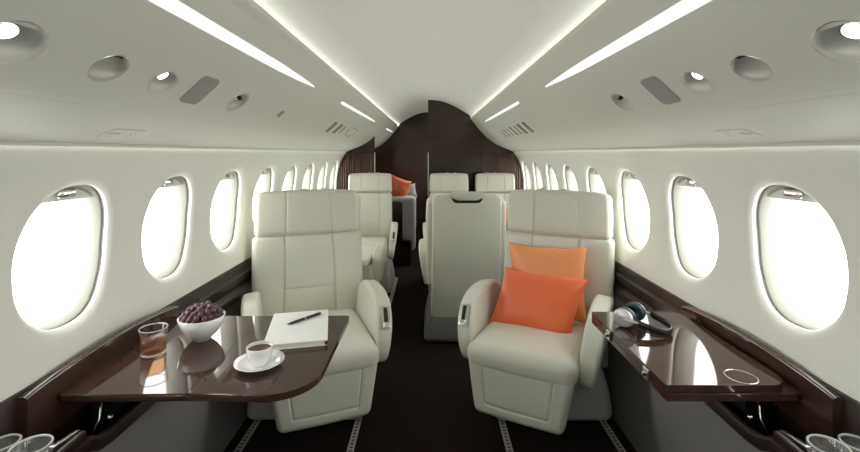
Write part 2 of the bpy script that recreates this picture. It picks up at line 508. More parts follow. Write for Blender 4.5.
for sgn in (-1, 1):
    xw0, lip, gap, sleeve, pane, shade = window_meshes(sgn)
    zt = WZ+.181
    hx = WX(WZ+.163-CAMZ)+.042
    hm = mk_mesh('handle', *xf((hV, hF), Matrix.Rotation(PI/2, 4, 'Z')), 'chrome')
    gm = mk_mesh('grip', *xf(prism(rounded_poly([(-.018, -.005), (.018, -.005), (.018, .005), (-.018, .005)], [.004]*4, 4), -.003, .001), Matrix.Rotation(PI/2, 4, 'Z')), 'slot')
    for wy in WINY:
        n_w += 1
        o = struct('window_%d' % n_w, lip); o.location = (sgn*xw0, wy, WZ)
        g = link('shade_slot', gap, o); link('window_liner', sleeve, o); link('pane', pane, o)
        if wy > 1:
            link('shade', shade, o)
            h = link('shade_handle', hm, o, (sgn*(hx-xw0), 0, zt-WZ), (0, R(-90*sgn), 0), (1.25, 1.25, 1.25))
            tag(h, 'chrome shade handle')
            link('finger_grip', gm, h, (0, 0, 0))

# daylight portals just outside every window
for sgn in (-1, 1):
    for wy in WINY:
        L = bpy.data.lights.new('daylight', 'AREA'); L.shape = 'RECTANGLE'; L.size = .42; L.size_y = .34
        L.cycles.is_portal = True
        o = bpy.data.objects.new('window_daylight', L); C.objects.link(o)
        o.location = (sgn*1.20, wy, WZ); o.rotation_euler = (0, sgn*PI/2, 0)

# ------------------------------------------------------------------ lights and fittings on the upper panels
def panel_frame(x, y, sgn):
    s = (PZ(x+.008)-PZ(x-.008))/.016
    t = Vector((sgn, 0, s)).normalized()          # down and outward along the panel
    yv = Vector((0, 1, 0)); n = t.cross(yv)
    if n.z > 0: n = -n                             # into the cabin
    m = Matrix((( t.x, yv.x, n.x, sgn*x), (t.y, yv.y, n.y, y), (t.z, yv.z, n.z, CAMZ+PZ(x)), (0, 0, 0, 1)))
    return m
def place(o, m): o.matrix_world = m
def bowl_prof(r, d): return [(r*1.02, .0004), (r, .0)]+[(r*math.cos(R(a)), -d*math.sin(R(a))) for a in (8, 20, 32, 45, 58, 70, 80)]+[(0, -d)]
side = {-1: 'left', 1: 'right'}
def ceiling_thing(name, label, cat, m, group=None, ov=1):
    o = thing(name, label, cat, group=group); place(o, m @ Matrix.Diagonal((1, ov, 1, 1))); return o
for sgn in (-1, 1):
    s = side[sgn]
    (y1, r1), (y2, r2), (y3, r3), (y4, r4) = HOLES
    for (y, r, lab, big) in ((y1, r1, 'large round reading lamp nearest the camera in the %s ceiling panel' % s, True),
                             (y3, r3, 'small round reading lamp beside the grey oblong plate on the %s ceiling panel' % s, False)):
        t = ceiling_thing('reading_light', lab, 'reading light', panel_frame(PX, y, sgn), 'recessed reading lamps', OV)
        link('bowl', mk_mesh('bowl', *lathe(bowl_prof(r, r*.62)), 'gasper'), t)
        k = link('bulb', mk_mesh('bulb', *lathe([(r*.36, -r*.52), (r*.33, -r*.40), (r*.2, -r*.34), (0, -r*.32)], 24), 'bulb'), t, (-r*(.14 if big else .30), -r*.05, 0))
        link('bulb_collar', mk_mesh('collar', *lathe([(r*.36, -r*.62), (r*.42, -r*.5), (r*.42, -r*.42), (r*.36, -r*.41)], 24), 'chrome'), t, (-r*(.14 if big else .30), -r*.05, 0))
    for (y, r, lab) in ((y2, r2, 'larger round air nozzle recess beside the large reading lamp on the %s ceiling panel' % s),
                        (y4, r4, 'small round air nozzle farthest along the row on the %s ceiling panel' % s)):
        t = ceiling_thing('air_nozzle', lab, 'air nozzle', panel_frame(PX, y, sgn), 'air nozzles', OV)
        link('bowl', mk_mesh('bowl', *lathe(bowl_prof(r, r*.55)), 'gasper'), t)
        if y == y2:
            link('nozzle_slit', mk_mesh('slit', *xf(rbox(.0035, r*.40, .004, .002), Matrix.Translation((-r*.80, 0, -r*.30))), 'slot'), t)
        else:
            link('nozzle', mk_mesh('nozzle', *lathe([(r*.40, -r*.54), (r*.40, -r*.30), (r*.32, -r*.24), (r*.26, -r*.26), (r*.22, -r*.4), (0, -r*.4)], 24), 'chrome'), t, (-r*.34, 0, 0))
        if y == y4:
            link('nozzle_knob', mk_mesh('knob', *lathe([(r*.16, -r*.35), (r*.16, -r*.08), (r*.1, 0), (0, 0)], 16), 'slot'), t, (-r*.34, 0, 0))
    # grey oblong plate
    t = tag(link('speaker_plate', mk_mesh('plate', *prism(rounded_poly([(-.052, -.047), (.052, -.047), (.052, .047), (-.052, .047)], [.020]*4, 6), -.004, .003, .0015), 'pgrey')),
            'grey oblong speaker plate between lamp and nozzle on the %s ceiling panel' % s, 'speaker', 'grey speaker plates')
    place(t, panel_frame(.655, 1.245, sgn))
    # small double slot
    if sgn > 0: t = None
    else: t = ceiling_thing('slot_vent', 'tiny vent of two short slots past the nozzles on the %s ceiling panel' % s, 'vent', panel_frame(PX, 1.93, sgn), 'tiny slot vents')
    for k in (-1, 1) if t else (): link('slot', mk_mesh('slot', *prism(rounded_poly([(-.018, -.005), (.018, -.005), (.018, .005), (-.018, .005)], [.004]*4, 4), -.002, .0015), 'vent'), t, (0, k*.012, 0))
    # placard with two symbols
    t = ceiling_thing('sign_plate', 'small pale sign plate with two symbols low on the %s ceiling panel' % s, 'sign', panel_frame(.862, 1.225, sgn), 'pale sign plates')
    link('plate', mk_mesh('plate', *prism(rounded_poly([(-.030, -.065), (.030, -.065), (.030, .065), (-.030, .065)], [.012]*4, 5), -.003, .0016, .0008), plain('sign_face_'+s, (.62, .615, .54), .4)), t)
    pm = plain('sign_mark_'+s, (.50, .495, .43), .5)
    ringv = lathe([(.016, .0014), (.013, .0021), (.011, .0014)], 24)
    link('symbol', mk_mesh('symbol', *merge(ringv, xf(box(-.012, .012, -.0015, .0015, .0010, .0021), Matrix.Rotation(R(45), 4, 'Z'))), pm), t, (0, .032, 0))
    link('symbol', mk_mesh('symbol', *merge(box(-.004, .004, -.024, -.004, .0010, .0021), box(-.004, .004, .004, .024, .0010, .0021), box(-.009, .009, -.006, .006, .0010, .0021)), pm), t, (0, -.032, 0))
# LED strips
def led(sgn, y0, y1, lab, xa=.527, xb=.545):
    V = []; x0, x1 = xa, xb
    n = 12; ts = [0, .01, .03]+[.03+.60*j/5 for j in range(1, 6)]+[.70, .78, .86, .94, 1]
    for k in range(n+1):
        y = y0+(y1-y0)*ts[k]
        tp = (1, .85, .66, .40, .10)[max(0, k-n+4)] if k > 2 else (.5, .9, 1)[k]
        xm = (x0+x1)/2; h = (x1-x0)/2*tp
        for x in (xm-h, xm+h): V.append((sgn*x, y, CAMZ+PZ(x)-.0025))
        for x in (xm-h, xm+h): V.append((sgn*x, y, CAMZ+PZ(x)+.004))
    F = []
    for k in range(n):
        a = 4*k; b = a+4
        F += [[a, a+1, b+1, b], [a, b, b+2, a+2], [a+1, a+3, b+3, b+1]]
    F += [[0, 2, 3, 1], [4*n, 4*n+1, 4*n+3, 4*n+2]]
    tag(link('strip_light', mk_mesh('strip', V, F, 'led', False)), lab, 'light', 'ceiling strip lights')
for sgn in (-1, 1):
    s = side[sgn]
    led(sgn, .45, 2.03, 'long white strip light nearest the camera in the %s ceiling panel' % s)
    led(sgn, 2.64, 4.28, 'white strip light farther down the cabin in the %s ceiling panel' % s, .531, .542)
led(-1, 5.4, 6.3, 'short white strip light beyond the left partition edge', .536, .545)
# slot grilles far down the panels
t = ceiling_thing('air_vent', 'row of seven dark vent slots far down the right ceiling panel', 'vent', panel_frame(.66, 3.45, 1))
for k, (dy, w, h) in enumerate(((-.50, .042, .050), (-.32, .040, .050), (-.16, .016, .045), (0, .028, .048), (.16, .014, .045), (.32, .018, .045), (.48, .014, .044))):
    link('slot', mk_mesh('slot', *prism(rounded_poly([(-h, -w), (h, -w), (h, w), (-h, w)], [min(w, .012)*.9]*4, 4), -.003, .0015), 'vent'), t, (0, dy, 0))
t = ceiling_thing('air_vent', 'dark vent slots and ring of dashes far down the left ceiling panel', 'vent', panel_frame(.66, 3.45, -1))
for (dy, w, h) in ((-.52, .040, .048), (-.32, .038, .046), (-.16, .014, .034)):
    link('slot', mk_mesh('slot', *prism(rounded_poly([(-h, -w), (h, -w), (h, w), (-h, w)], [min(w, .012)*.9]*4, 4), -.003, .0015), 'vent'), t, (0, dy, 0))
for k in range(6):
    a = PI*k/3+.3
    link('dash', mk_mesh('dash', *prism(rounded_poly([(-.014, -.008), (.014, -.008), (.014, .008), (-.014, .008)], [.006]*4, 3), -.003, .0015), 'vent'), t, (.045*math.cos(a), .22+.17*math.sin(a), 0), (0, 0, a+PI/2))

# ------------------------------------------------------------------ side ledges
def ease(a, b, t):
    t = max(0, min(1, (t-a)/(b-a))); return t*t*(3-2*t)
def ledge(sgn):
    s = side[sgn]
    t = thing('side_ledge', 'dark glossy wooden side ledge with grey cloth front under the %s windows' % s, 'ledge', (0, 0, 0))
    def lip(y):
        e = ease(1.66, 2.0, y); p = ease(1.09, 1.15, y)*(1-ease(1.71, 1.77, y))
        return .852+.124*e, .690-.004*e-.028*p
    def prof(y):
        lx, lz = lip(y)
        back = ease(1.75, 1.765, y); front = 1-ease(1.096, 1.101, y); tr = max(0, 1-front-back)
        zi = .662*front+.47*tr+.752*back
        zo = .662*front+.47*tr+(lz+.012)*back
        return [(1.055, .782), (1.034, .801), (1.026, .798), (1.020, .788), (1.016, max(zi+.004, .667)), (1.010, zi+.001), (.996, zi),
                (lx+.032, zo), (lx+.027, zo+.003), (lx+.014, lz-.002+.006*back), (lx+.008, lz), (lx+.003, lz-.003), (lx, lz-.01), (lx+.003, lz-.04), (lx+.03, lz-.042)]
    ys = [Y0+.02, 0, .6, .95, 1.08, 1.095, 1.102]+list(np.arange(1.13, 1.74, .05))+[1.749, 1.766, 1.80, 1.85, 1.90, 1.95, 2.0, 2.1, 2.5, 3.5, 4.5, YB-.002]
    V = []; F = []; n = len(prof(0))
    for y in ys: V += [(sgn*x, y, z) for x, z in prof(y)]
    for i in range(len(ys)-1):
        for k in range(n-1): F.append([i*n+k, i*n+k+1, (i+1)*n+k+1, (i+1)*n+k])
    F.append(list(range(n))); F.append([(len(ys)-1)*n+k for k in range(n)])
    link('ledge_top', autosmooth(mk_mesh('ledge', V, F, 'woodl', fix=True), 30), t)
    # cloth side panel
    V = []; F = []; m = 8
    for y in ys:
        lx, lz = lip(y)
        for k in range(m):
            u = k/(m-1); z = (lz-.035)*(1-u); x = lx+.004+(.965-lx)*u**2.2
            V.append((sgn*x, y, z))
    for i in range(len(ys)-1):
        for k in range(m-1): F.append([i*m+k, i*m+k+1, (i+1)*m+k+1, (i+1)*m+k])
    p = tag(link('side_panel', mk_mesh('side_panel', V, F, 'felt'), t), 'dark grey cloth panel')
    # raised rail beside the table: an arched cap, ends closed
    def rail_line(u): return 1.000-.005*math.sin(PI*u), .795+.027*math.sin(PI*u)**.8
    V = []; F = []; prof2 = [(-.004, -.14), (-.006, -.02), (-.003, -.004), (.004, 0), (.018, 0), (.022, -.004), (.024, -.02), (.024, -.14)]
    yy = [1.080+.65*k/28 for k in range(29)]
    for k, y in enumerate(yy):
        u = k/28; arch = math.sin(PI*u)
        x0, zt = rail_line(u)
        V += [(sgn*(x0+a), y, zt+b) for a, b in prof2]
    q = len(prof2)
    for i in range(28):
        for k in range(q-1): F.append([i*q+k, i*q+k+1, (i+1)*q+k+1, (i+1)*q+k])
    F += [list(range(q)), [28*q+k for k in range(q)]]
    link('table_rail', autosmooth(mk_mesh('table_rail', V, F, 'woodt'), 40), t)
    # bright edge strip on the rail
    V, F = tube([(sgn*(rail_line(k/28)[0]-.0035), yy[k], rail_line(k/28)[1]-.003) for k in range(29)], .0013, 6)
    link('edge_strip', mk_mesh('strip', V, F, 'satin'), t)
    # chrome latch on the pocket edge
    link('latch', mk_mesh('latch', *xf(rbox(.007, .038, .004, .003), Matrix.Translation((sgn*.877, 1.049, .713)) @ Matrix.Rotation(R(6), 4, 'X').inverted()), 'chrome'), t)
    link('latch_block', mk_mesh('latch', *xf(rbox(.018, .045, .021, .006), Matrix.Translation((sgn*.872, 1.046, .688))), 'woodl'), t)
    return t
LED = {sg: ledge(sg) for sg in (-1, 1)}

# ------------------------------------------------------------------ tables
TZ = .76
def leaf(x0, x1, y0, y1, z0, z1, rs, bev=.008, fold=None):
    pl = rounded_poly([(x0, y0), (x1, y0), (x1, y1), (x0, y1)], rs, 10)
    V, F = prism(pl, z0, z1, 0); bm = bmesh.new(); vs = [bm.verts.new(v) for v in V]
    for f in F: bm.faces.new([vs[i] for i in f])
    ed = [e for e in bm.edges if abs(e.verts[0].co.z-e.verts[1].co.z) < 1e-6 and not (fold is not None and all(abs(v.co.x-fold) < 1e-4 for v in e.verts))]
    bmesh.ops.bevel(bm, geom=ed, offset=bev, segments=4, profile=.5, affect='EDGES')
    bm.verts.index_update(); V = [v.co.copy() for v in bm.verts]; F = [[v.index for v in f.verts] for f in bm.faces]; bm.free()
    me = mk_mesh('leaf', V, F, 'woodt')
    for p in me.polygons:
        if abs(p.normal.z) > .999: p.use_smooth = False
    return me
YT0, YT1 = 1.156, 1.722
tl = thing('table', 'dark glossy wooden table folded out on the left, set with cup, bowl and notebook', 'table', (0, 0, 0))
link('leaf', leaf(-.992, -.6506, YT0, YT1, TZ-.020, TZ, [.02, 0, 0, .01], .008, -.6506), tl)
link('leaf', leaf(-.6488, -.315, YT0, YT1, TZ-.020, TZ, [0, .13, .018, 0], .008, -.6488), tl)
for y in (1.28, 1.58):
    link('hinge', mk_mesh('hinge', *xf(rbox(.02, .012, .003, .002), Matrix.Translation((-.6497, y, TZ-.021))), 'chrome'), tl)
def supports(t, sg):
    for y in (1.165, 1.675):
        V, F = tube([(sg*.892, y-.025, .645), (sg*.882, y, .69), (sg*.886, y+.015, TZ-.021)], .0026, 8)
        link('support_arm', mk_mesh('arm', V, F, 'chrome'), t)
    link('support_bracket', mk_mesh('bracket', *box(min(sg*.91, sg*.975), max(sg*.91, sg*.975), 1.26, 1.62, .472, TZ-.02), 'dark', False), t)
    link('arm_knob', mk_mesh('knob', *xf(lathe([(0, -.008), (.006, -.006), (.008, 0), (.006, .006), (0, .008)], 14), Matrix.Translation((sg*.871, 1.188, .682))), 'chrome'), t)
supports(tl, -1)
tr = thing('table', 'dark glossy wooden table folded double on the right, carrying the headphones', 'table', (0, 0, 0))
link('leaf', leaf(.629, .992, YT0+.005, YT1-.02, TZ-.020, TZ, [.004, .02, .01, .004], .006), tr)
link('leaf', leaf(.629, .970, YT0+.008, YT1-.02, TZ+.002, TZ+.022, [.004, .06, .05, .004], .007), tr)
for y in (1.266, 1.534):
    hg = link('hinge', mk_mesh('hinge', *merge(xf(rbox(.005, .016, .017, .003), Matrix.Translation((.628, y, TZ+.001))), xf(rbox(.009, .006, .006, .003), Matrix.Translation((.623, y, TZ+.001)))), 'chrome'), tr)
rv, rf = lathe([(.0405, .0), (.0405, .0014), (.0378, .0014), (.0378, 0)], 48)
link('inlay_ring', mk_mesh('ring', rv, rf, 'chrome'), tr, (.860, 1.208, TZ+.0217))
supports(tr, 1)

# ------------------------------------------------------------------ seats
_cache = {}
def cached(key, fn):
    if key not in _cache: _cache[key] = fn()
    return _cache[key]
def back_mesh():
    hx, hy, hz = .292, .062, .254
    def fn(x, y, z):
        if y < 0:
            c = .125
            y -= .014*(1-(x/hx)**2)*(1-(z/hz)**4)
            y += groove(abs(x)-c, .008)
            if abs(x) < c+.001: y += groove(z+.045, .006)
            y -= .010*(max(0, 1-((abs(x)-.21)/.085)**2)) if abs(x) > .125 else .004*(1-(x/.125)**2)
        k = .42*(.254-z)*.5
        w = x
        if abs(x) < .2: w = x*(1+k*(1-max(0, (abs(x)-.125))/.075))
        return (w*(1+.02*(hz-z)), y, z)
    return mk_mesh('backrest', *rbox(hx, hy, hz, .028, .03, ex=seam_pts(-.125, .125), ez=seam_pts(-.045), fn=fn), 'leather')
def head_mesh():
    hx, hy, hz = .292, .070, .131
    def fn(x, y, z):
        if y < 0:
            y -= .010*(1-(x/hx)**2)*(1-(z/hz)**4)
            y += groove(abs(x)-.125, .006)
        z2 = z-(.012*(abs(x)/hx)**3 if z > 0 else 0)
        return (x*(1-.03*max(0, z/hz)**2), y, z2)
    return mk_mesh('headrest', *rbox(hx, hy, hz, .030, .03, ex=seam_pts(-.125, .125), fn=fn), 'leather')
def cushion_mesh():
    hx, hy, hz = .25, .285, .056
    def fn(x, y, z):
        if z > 0: z += .014*(1-(x/hx)**2)*(1-(y/hy)**4)
        y -= .012*(1-(x/hx)**2)*(1 if y < 0 else 0)
        return (x, y, z)
    return mk_mesh('cushion', *rbox(hx, hy, hz, .048, .03, fn=fn), 'leather')
def leg_mesh():
    hx, hy, hz = .245, .045, .128
    def fn(x, y, z):
        if y < 0:
            y -= .008*(1-(x/hx)**2)
            ax = abs(x)
            if z > -.075: y += groove(ax-.165, .005)
            if ax < .166: y += groove(z+.075, .005)
        u = (hz-z)/(2*hz)
        return (x*(1-.19*u), y+.012*u*u, z)
    return mk_mesh('leg_rest', *rbox(hx, hy, hz, .030, .025, ex=seam_pts(-.165, .165), ez=seam_pts(-.075), fn=fn), 'leather')
def arm_mesh():
    ol = [(.10, .40), (.165, .42), (.195, .48), (.20, .58), (.185, .67), (.12, .712), (.0, .722), (-.10, .715), (-.17, .692), (-.225, .65), (-.262, .595), (-.280, .54), (-.284, .49), (-.272, .44), (-.238, .41), (-.18, .40)]
    # refine the outline with a spline
    pts = [Vector(p) for p in ol]; n = len(pts); out = []
    for i in range(n):
        p0, p1, p2, p3 = pts[i-1], pts[i], pts[(i+1) % n], pts[(i+2) % n]
        for t in (0, .33, .66):
            if i == n-1: t_list = 0
            out.append(tuple(.5*((2*p1)+(p2-p0)*t+(2*p0-5*p1+4*p2-p3)*t*t+(3*p1-p0-3*p2+p3)*t**3)) if i < n-1 else tuple(p1))
            if i == n-1: break
    V, F = prism(out, -.043, .043, .019, 'x', 5)
    V = [(v[0]*(1-.22*(max(0, .60-v[2])/.2)), v[1], v[2]) for v in V]
    return mk_mesh('armrest', V, F, 'leather')
def shell_mesh():
    # back shell, slightly bowed slab with a rounded top
    ol = rounded_poly([(-.275, 0), (.275, 0), (.262, .955), (-.262, .955)], [.03, .03, .06, .06], 8)
    V, F = prism(ol, -.022, .022, .014, 'y', 4)
    return autosmooth(mk_mesh('back_shell', V, F, 'shell'), 30)
def base_mesh(mat='greyb'):
    def fn(x, y, z):
        u = (z+.14)/.28
        return (x*(1-.16*u*u), y*(1-.18*u*u), z)
    return mk_mesh('base', *rbox(.31, .235, .14, .045, .06, fn=fn), mat)
def plate_mesh():
    V, F = prism(rounded_poly([(-.024, -.055), (.024, -.055), (.024, .055), (-.024, .055)], [.008]*4, 4), -.003, .004, .0015)
    return mk_mesh('plate', V, F, 'satin')
def seat(label, loc, rz, aisle=1, recline=11, base_off=(0, .12), sx=1., tracks=True, group='cream leather cabin seats', shell_top=False, bw=1., bdx=0., hw=1., far=False):
    t = thing('cabin_seat', label, 'seat', (loc[0], loc[1], 0), rz, group)
    rc = R(recline)
    # the back, hinged at y=.20 z=.45
    def onback(d, up):                # d: out to the rear, up: along the back
        return (bdx, .20+d*math.cos(rc)+up*math.sin(rc), .45+up*math.cos(rc)-d*math.sin(rc))
    S = (sx, 1, 1)
    tag(link('seat_cushion', cached('cushion', cushion_mesh), t, (0, -.085, .460), sc=S), None)
    link('leg_rest', cached('leg', leg_mesh), t, (0, -.333, .336), (R(-7), 0, 0), S)
    link('backrest', cached('back', back_mesh), t, onback(.075, .240+(.018 if far else 0)), (-rc, 0, 0), (sx*bw, 1, 1.075 if far else 1))
    h = link('headrest', cached('head', head_mesh), t, onback(.074, (.637 if far else .616)-(.10 if shell_top else 0)), (-rc, 0, 0), (sx*bw*hw, 1, .80 if far else 1))
    for dx in (-.10, .02):
        g = link('belt_guide', cached('guide', lambda: mk_mesh('guide', *rbox(.018, .012, .009, .005), 'greyb')), h, (dx*aisle*-1, .040, .134))
    sh = link('back_shell', cached('shell', shell_mesh), t, onback(.172, -.215-(.022 if shell_top else 0)), (-rc, 0, 0), (sx*(.93 if shell_top else 1), 1, .98 if shell_top else 1))
    if shell_top:
        ol = rounded_poly([(-.108, 0), (.108, 0), (.085, -.055), (-.085, -.055)], [.008, .008, .03, .03], 6)
        k = link('handle_recess', mk_mesh('recess', *prism(ol, .018, .025, .002, 'y'), 'slot'), sh, (0, 0, .950), sc=(1.2, 1, 1.2))
        ol = rounded_poly([(-.105, .022), (.105, .022), (.10, -.018), (.06, -.036), (-.06, -.036), (-.10, -.018)], [.012, .012, .02, .05, .05, .02], 6)
        link('grab_handle', autosmooth(mk_mesh('handle', *prism(ol, .020, .034, .005, 'y'), 'shell'), 30), sh, (0, 0, .946), sc=(1.2, 1, 1.1))
    for s in (-1, 1):
        a = link('armrest', cached('arm', arm_mesh), t, (s*(.300-.125*.62)*sx, 0, -.026), (0, R(7.1)*s, 0), S)
        wn = a.modifiers.new('weighted', 'WEIGHTED_NORMAL'); wn.keep_sharp = True
        if s == aisle:
            nrm = R(52)
            p = link('control_plate', cached('plate', plate_mesh), a, (.004*s, -.2465, .628), (nrm, 0, 0))
            link('recline_lever', cached('lever', lambda: mk_mesh('lever', *merge(xf(rbox(.010, .036, .003, .0025), Matrix.Translation((0, .010, .0035))), ), 'slot')), a, (.004*s, -.2465, .628), (nrm, 0, 0))
            link('button', cached('button', lambda: mk_mesh('button', *xf(rbox(.016, .012, .005, .004), Matrix.Translation((0, -.038, .006))), 'chrome')), a, (.004*s, -.2465, .628), (nrm, 0, 0))
    bo = Vector((base_off[0], base_off[1])); ca, sa = math.cos(-rz), math.sin(-rz)
    link('seat_base', cached('base_shaded', lambda: base_mesh('greyb_shaded')) if shell_top else cached('base', base_mesh), t, (bo.x*ca-bo.y*sa, bo.x*sa+bo.y*ca, .146), (0, 0, -rz), S)
    link('swivel_post', cached('post', lambda: mk_mesh('post', *lathe([(0, .20), (.11, .20), (.11, .36), (0, .36)], 24), 'greyb')), t, (0, .0, 0))
    return t
s_left = seat('cream leather seat turned to the aisle behind the notebook and table', (-.59, 2.255), R(21.5), 1, recline=8, bw=1.05, bdx=-.002, hw=.96, base_off=(-.06, .23))
s_right = seat('cream leather seat on the right holding two orange pillows', (.553, 2.245), R(-28), -1, recline=7, bw=1.03, bdx=.034, hw=.965, base_off=(.09, .235))
s_back = seat('cream seat facing away, its plain back shell with grab handle showing', (.262, 3.56), R(180), -1, recline=8, base_off=(0, -.14), shell_top=True)
seat('cream seat with its back folded flat, mostly hidden behind the left front seat', (-.652, 3.40), R(180), -1, recline=-96, sx=.8, base_off=(0, -.05))
seat('cream leather seat facing forward before the left partition', (-.625, 4.42), R(4), 1, recline=6, sx=.80, far=True)
seat('cream leather seat by the centre aisle against the right partition', (.205, 4.42), R(0), 1, recline=6, sx=.72, far=True)
seat('cream leather seat by the window against the right partition', (.705, 4.42), R(0), -1, recline=6, sx=.72, far=True)

# ------------------------------------------------------------------ pillows
def pillow_mesh(w, h, T, mat, seed, skew=0.):
    n = 26; V = []; F = []
    def pt(u, v, s):
        z = h/2*v*(1-.09*(1-u*u)); x = w/2*u*(1-.09*(1-v*v))+skew*z
        t = T/2*max(0, (1-u**4)*(1-v**4))**.55
        q = noise.noise((u*1.8+seed, v*1.8, s*.7))
        t *= 1+.22*q
        wr = .004*noise.noise((u*5+seed, v*2.2, s))*(1-max(u*u, v*v))
        return (x, s*(t+wr), z+.004*q)
    for s in (-1, 1):
        o = len(V)
        for i in range(n+1):
            for j in range(n+1):
                u = math.sin(PI/2*(-1+2*i/n)); v = math.sin(PI/2*(-1+2*j/n))
                V.append(pt(u, v, s))
        for i in range(n):
            for j in range(n):
                q = [o+i*(n+1)+j, o+(i+1)*(n+1)+j, o+(i+1)*(n+1)+j+1, o+i*(n+1)+j+1]
                F.append(q if s < 0 else q[::-1])
    me = mk_mesh('pillow', V, F, mat)
    bm = bmesh.new(); bm.from_mesh(me); bmesh.ops.remove_doubles(bm, verts=bm.verts, dist=1e-5); bm.to_mesh(me); bm.free()
    for p in me.polygons: p.use_smooth = True
    return me
def in_seat(st, p, rx, rz=0, ry=0):
    m = Matrix.Translation((st.location.x, st.location.y, 0)) @ Matrix.Rotation(st.rotation_euler.z, 4, 'Z') @ Matrix.Translation(p) @ Matrix.Rotation(rz, 4, 'Z') @ Matrix.Rotation(rx, 4, 'X') @ Matrix.Rotation(ry, 4, 'Y')
    return m
o = link('pillow', pillow_mesh(.42, .38, .12, 'peach', 3.1)); o.matrix_world = in_seat(s_right, (.015, .120, .715), R(-10), 0, R(-2))
tag(o, 'light orange pillow behind the deeper orange one, against the right seat back', 'pillow', 'orange pillows')
o = link('pillow', pillow_mesh(.44, .335, .13, 'orange', 8.4, .17)); o.matrix_world = in_seat(s_right, (-.012, .012, .616), R(-22), 0, R(1.5))
tag(o, 'deep orange pillow in front of the lighter one on the right seat', 'pillow', 'orange pillows')

# ------------------------------------------------------------------ sofa and cushions in the aft cabin
t = thing('sofa', 'light grey sofa with a dark wooden end beyond the left partition', 'sofa', (0, 0, 0))
link('seat_block', mk_mesh('sofa', *xf(rbox(.30, .42, .26, .05), Matrix.Translation((-.50, 5.92, .56))), 'sofa'), t)
link('arm', mk_mesh('sofa_arm', *xf(rbox(.26, .07, .34, .05), Matrix.Translation((-.44, 5.50, .52))), 'sofa'), t)
link('end_panel', mk_mesh('end', *prism(rounded_poly([(-.72, .0), (-.34, .0), (-.34, .80), (-.72, .80)], [0, 0, .04, .02], 5), 5.39, 5.425, .004, 'y'), 'woodb'), t)
link('plinth', mk_mesh('plinth', *box(-.75, -.24, 5.43, 6.30, 0, .32), 'woodb', False), t)
o = link('pillow', pillow_mesh(.29, .27, .10, 'orange', 1.7), None, (-.405, 5.53, .960), (R(-14), R(20), R(8)))
tag(o, 'orange pillow leaning on the grey sofa beyond the left partition', 'pillow', 'orange pillows')
o = link('pillow', pillow_mesh(.20, .18, .08, 'sofa', 5.0), None, (-.275, 5.64, .905), (R(-10), R(-8), R(10)))
tag(o, 'small grey pillow behind the orange one on the sofa', 'pillow')
# small patterned pillow on the window seat at the right partition
o = link('pillow', pillow_mesh(.20, .20, .08, 'peach', 2.2), None, (.735, 4.45, .745), (R(-12), 0, 0))
tag(o, 'small orange pillow on the window seat by the right partition', 'pillow')

# curtains gathered at both partitions
def curtain(x0, x1, lab):
    n = 90; V = []; F = []; m = 10
    for i in range(n+1):
        x = x0+(x1-x0)*i/n
        for j in range(m+1):
            z = 1.395-j*.09
            lim = WX(min(0, z-CAMZ))-.004
            xx = max(-lim, min(lim, x))
            y = YB-.022-.012*math.sin(i/n*PI*2*max(4, abs(x1-x0)/.026))-.004*math.sin(i*.37+j*.4)
            V.append((xx, y, z))
    for i in range(n):
        for j in range(m): F.append([i*(m+1)+j, (i+1)*(m+1)+j, (i+1)*(m+1)+j+1, i*(m+1)+j+1])
    me = mk_mesh('curtain', V, F, 'curtain')
    o = link('curtain', me); sd = o.modifiers.new('thick', 'SOLIDIFY'); sd.thickness = .003
    tag(o, lab, 'curtain', 'gathered curtains'); return o
curtain(-1.045, -.66, 'brown pleated curtain on the left partition above the far seat')
curtain(.60, 1.045, 'brown pleated curtain on the right partition by the windows')

# ------------------------------------------------------------------ things on the left table
# bowl with grapes
BX, BY = -.786, 1.505
bp = [(0, 0), (.030, 0), (.032, .006), (.036, .009), (.055, .028), (.070, .052), (.079, .084), (.0765, .0855), (.067, .054), (.052, .031), (.033, .014), (0, .012)]
K = .945
bp = [(r*K, z*K) for r, z in bp]
tag(link('bowl', mk_mesh('bowl', *lathe(bp, 56), 'porcelain'), None, (BX, BY, TZ)), 'white porcelain bowl heaped with dark grapes on the left table', 'bowl')
gm = mk_mesh('grape', *lathe([(0, -.0107)]+[(.0099*math.cos(R(a)), .0107*math.sin(R(a))) for a in range(-70, 71, 20)]+[(0, .0107)], 16), 'grape')
layers = [(.040, .040, 10), (.040, .018, 5), (.058, .056, 15), (.058, .034, 9), (.058, .012, 3), (.077, .063, 17), (.077, .042, 11), (.077, .021, 6),
          (.091, .061, 16), (.092, .040, 11), (.093, .019, 5), (.105, .046, 12), (.106, .025, 7), (.113, .006, 1), (.115, .030, 5)]
for z, r, n in layers:
    z *= K; r *= K
    a0 = random.random()*6
    for k in range(n):
        a = a0+2*PI*k/n
        o = link('grape', gm, None, (BX+r*math.cos(a)+random.uniform(-.0015, .0015), BY+r*math.sin(a)+random.uniform(-.0015, .0015), TZ+z+random.uniform(-.002, .003)), (random.uniform(-1, 1), random.uniform(-1, 1), random.uniform(0, 6)))
        tag(o, 'dark red grape heaped in the white bowl', 'grape', 'grapes in the bowl')
V, F = tube([(0, 0, 0), (.004, .002, .018), (.010, -.002, .030), (.019, 0, .036)], [.0022, .0018, .0016, .0014], 7)
V2, F2 = tube([(.004, .002, .018), (-.006, .004, .030), (-.012, .002, .036)], [.0016, .0014, .0012], 7)
tag(link('grape_stalk', mk_mesh('stalk', *merge((V, F), (V2, F2)), 'stem'), None, (BX, BY, TZ+.108)), 'thin brown grape stalk sticking up from the heap of grapes', 'stalk')

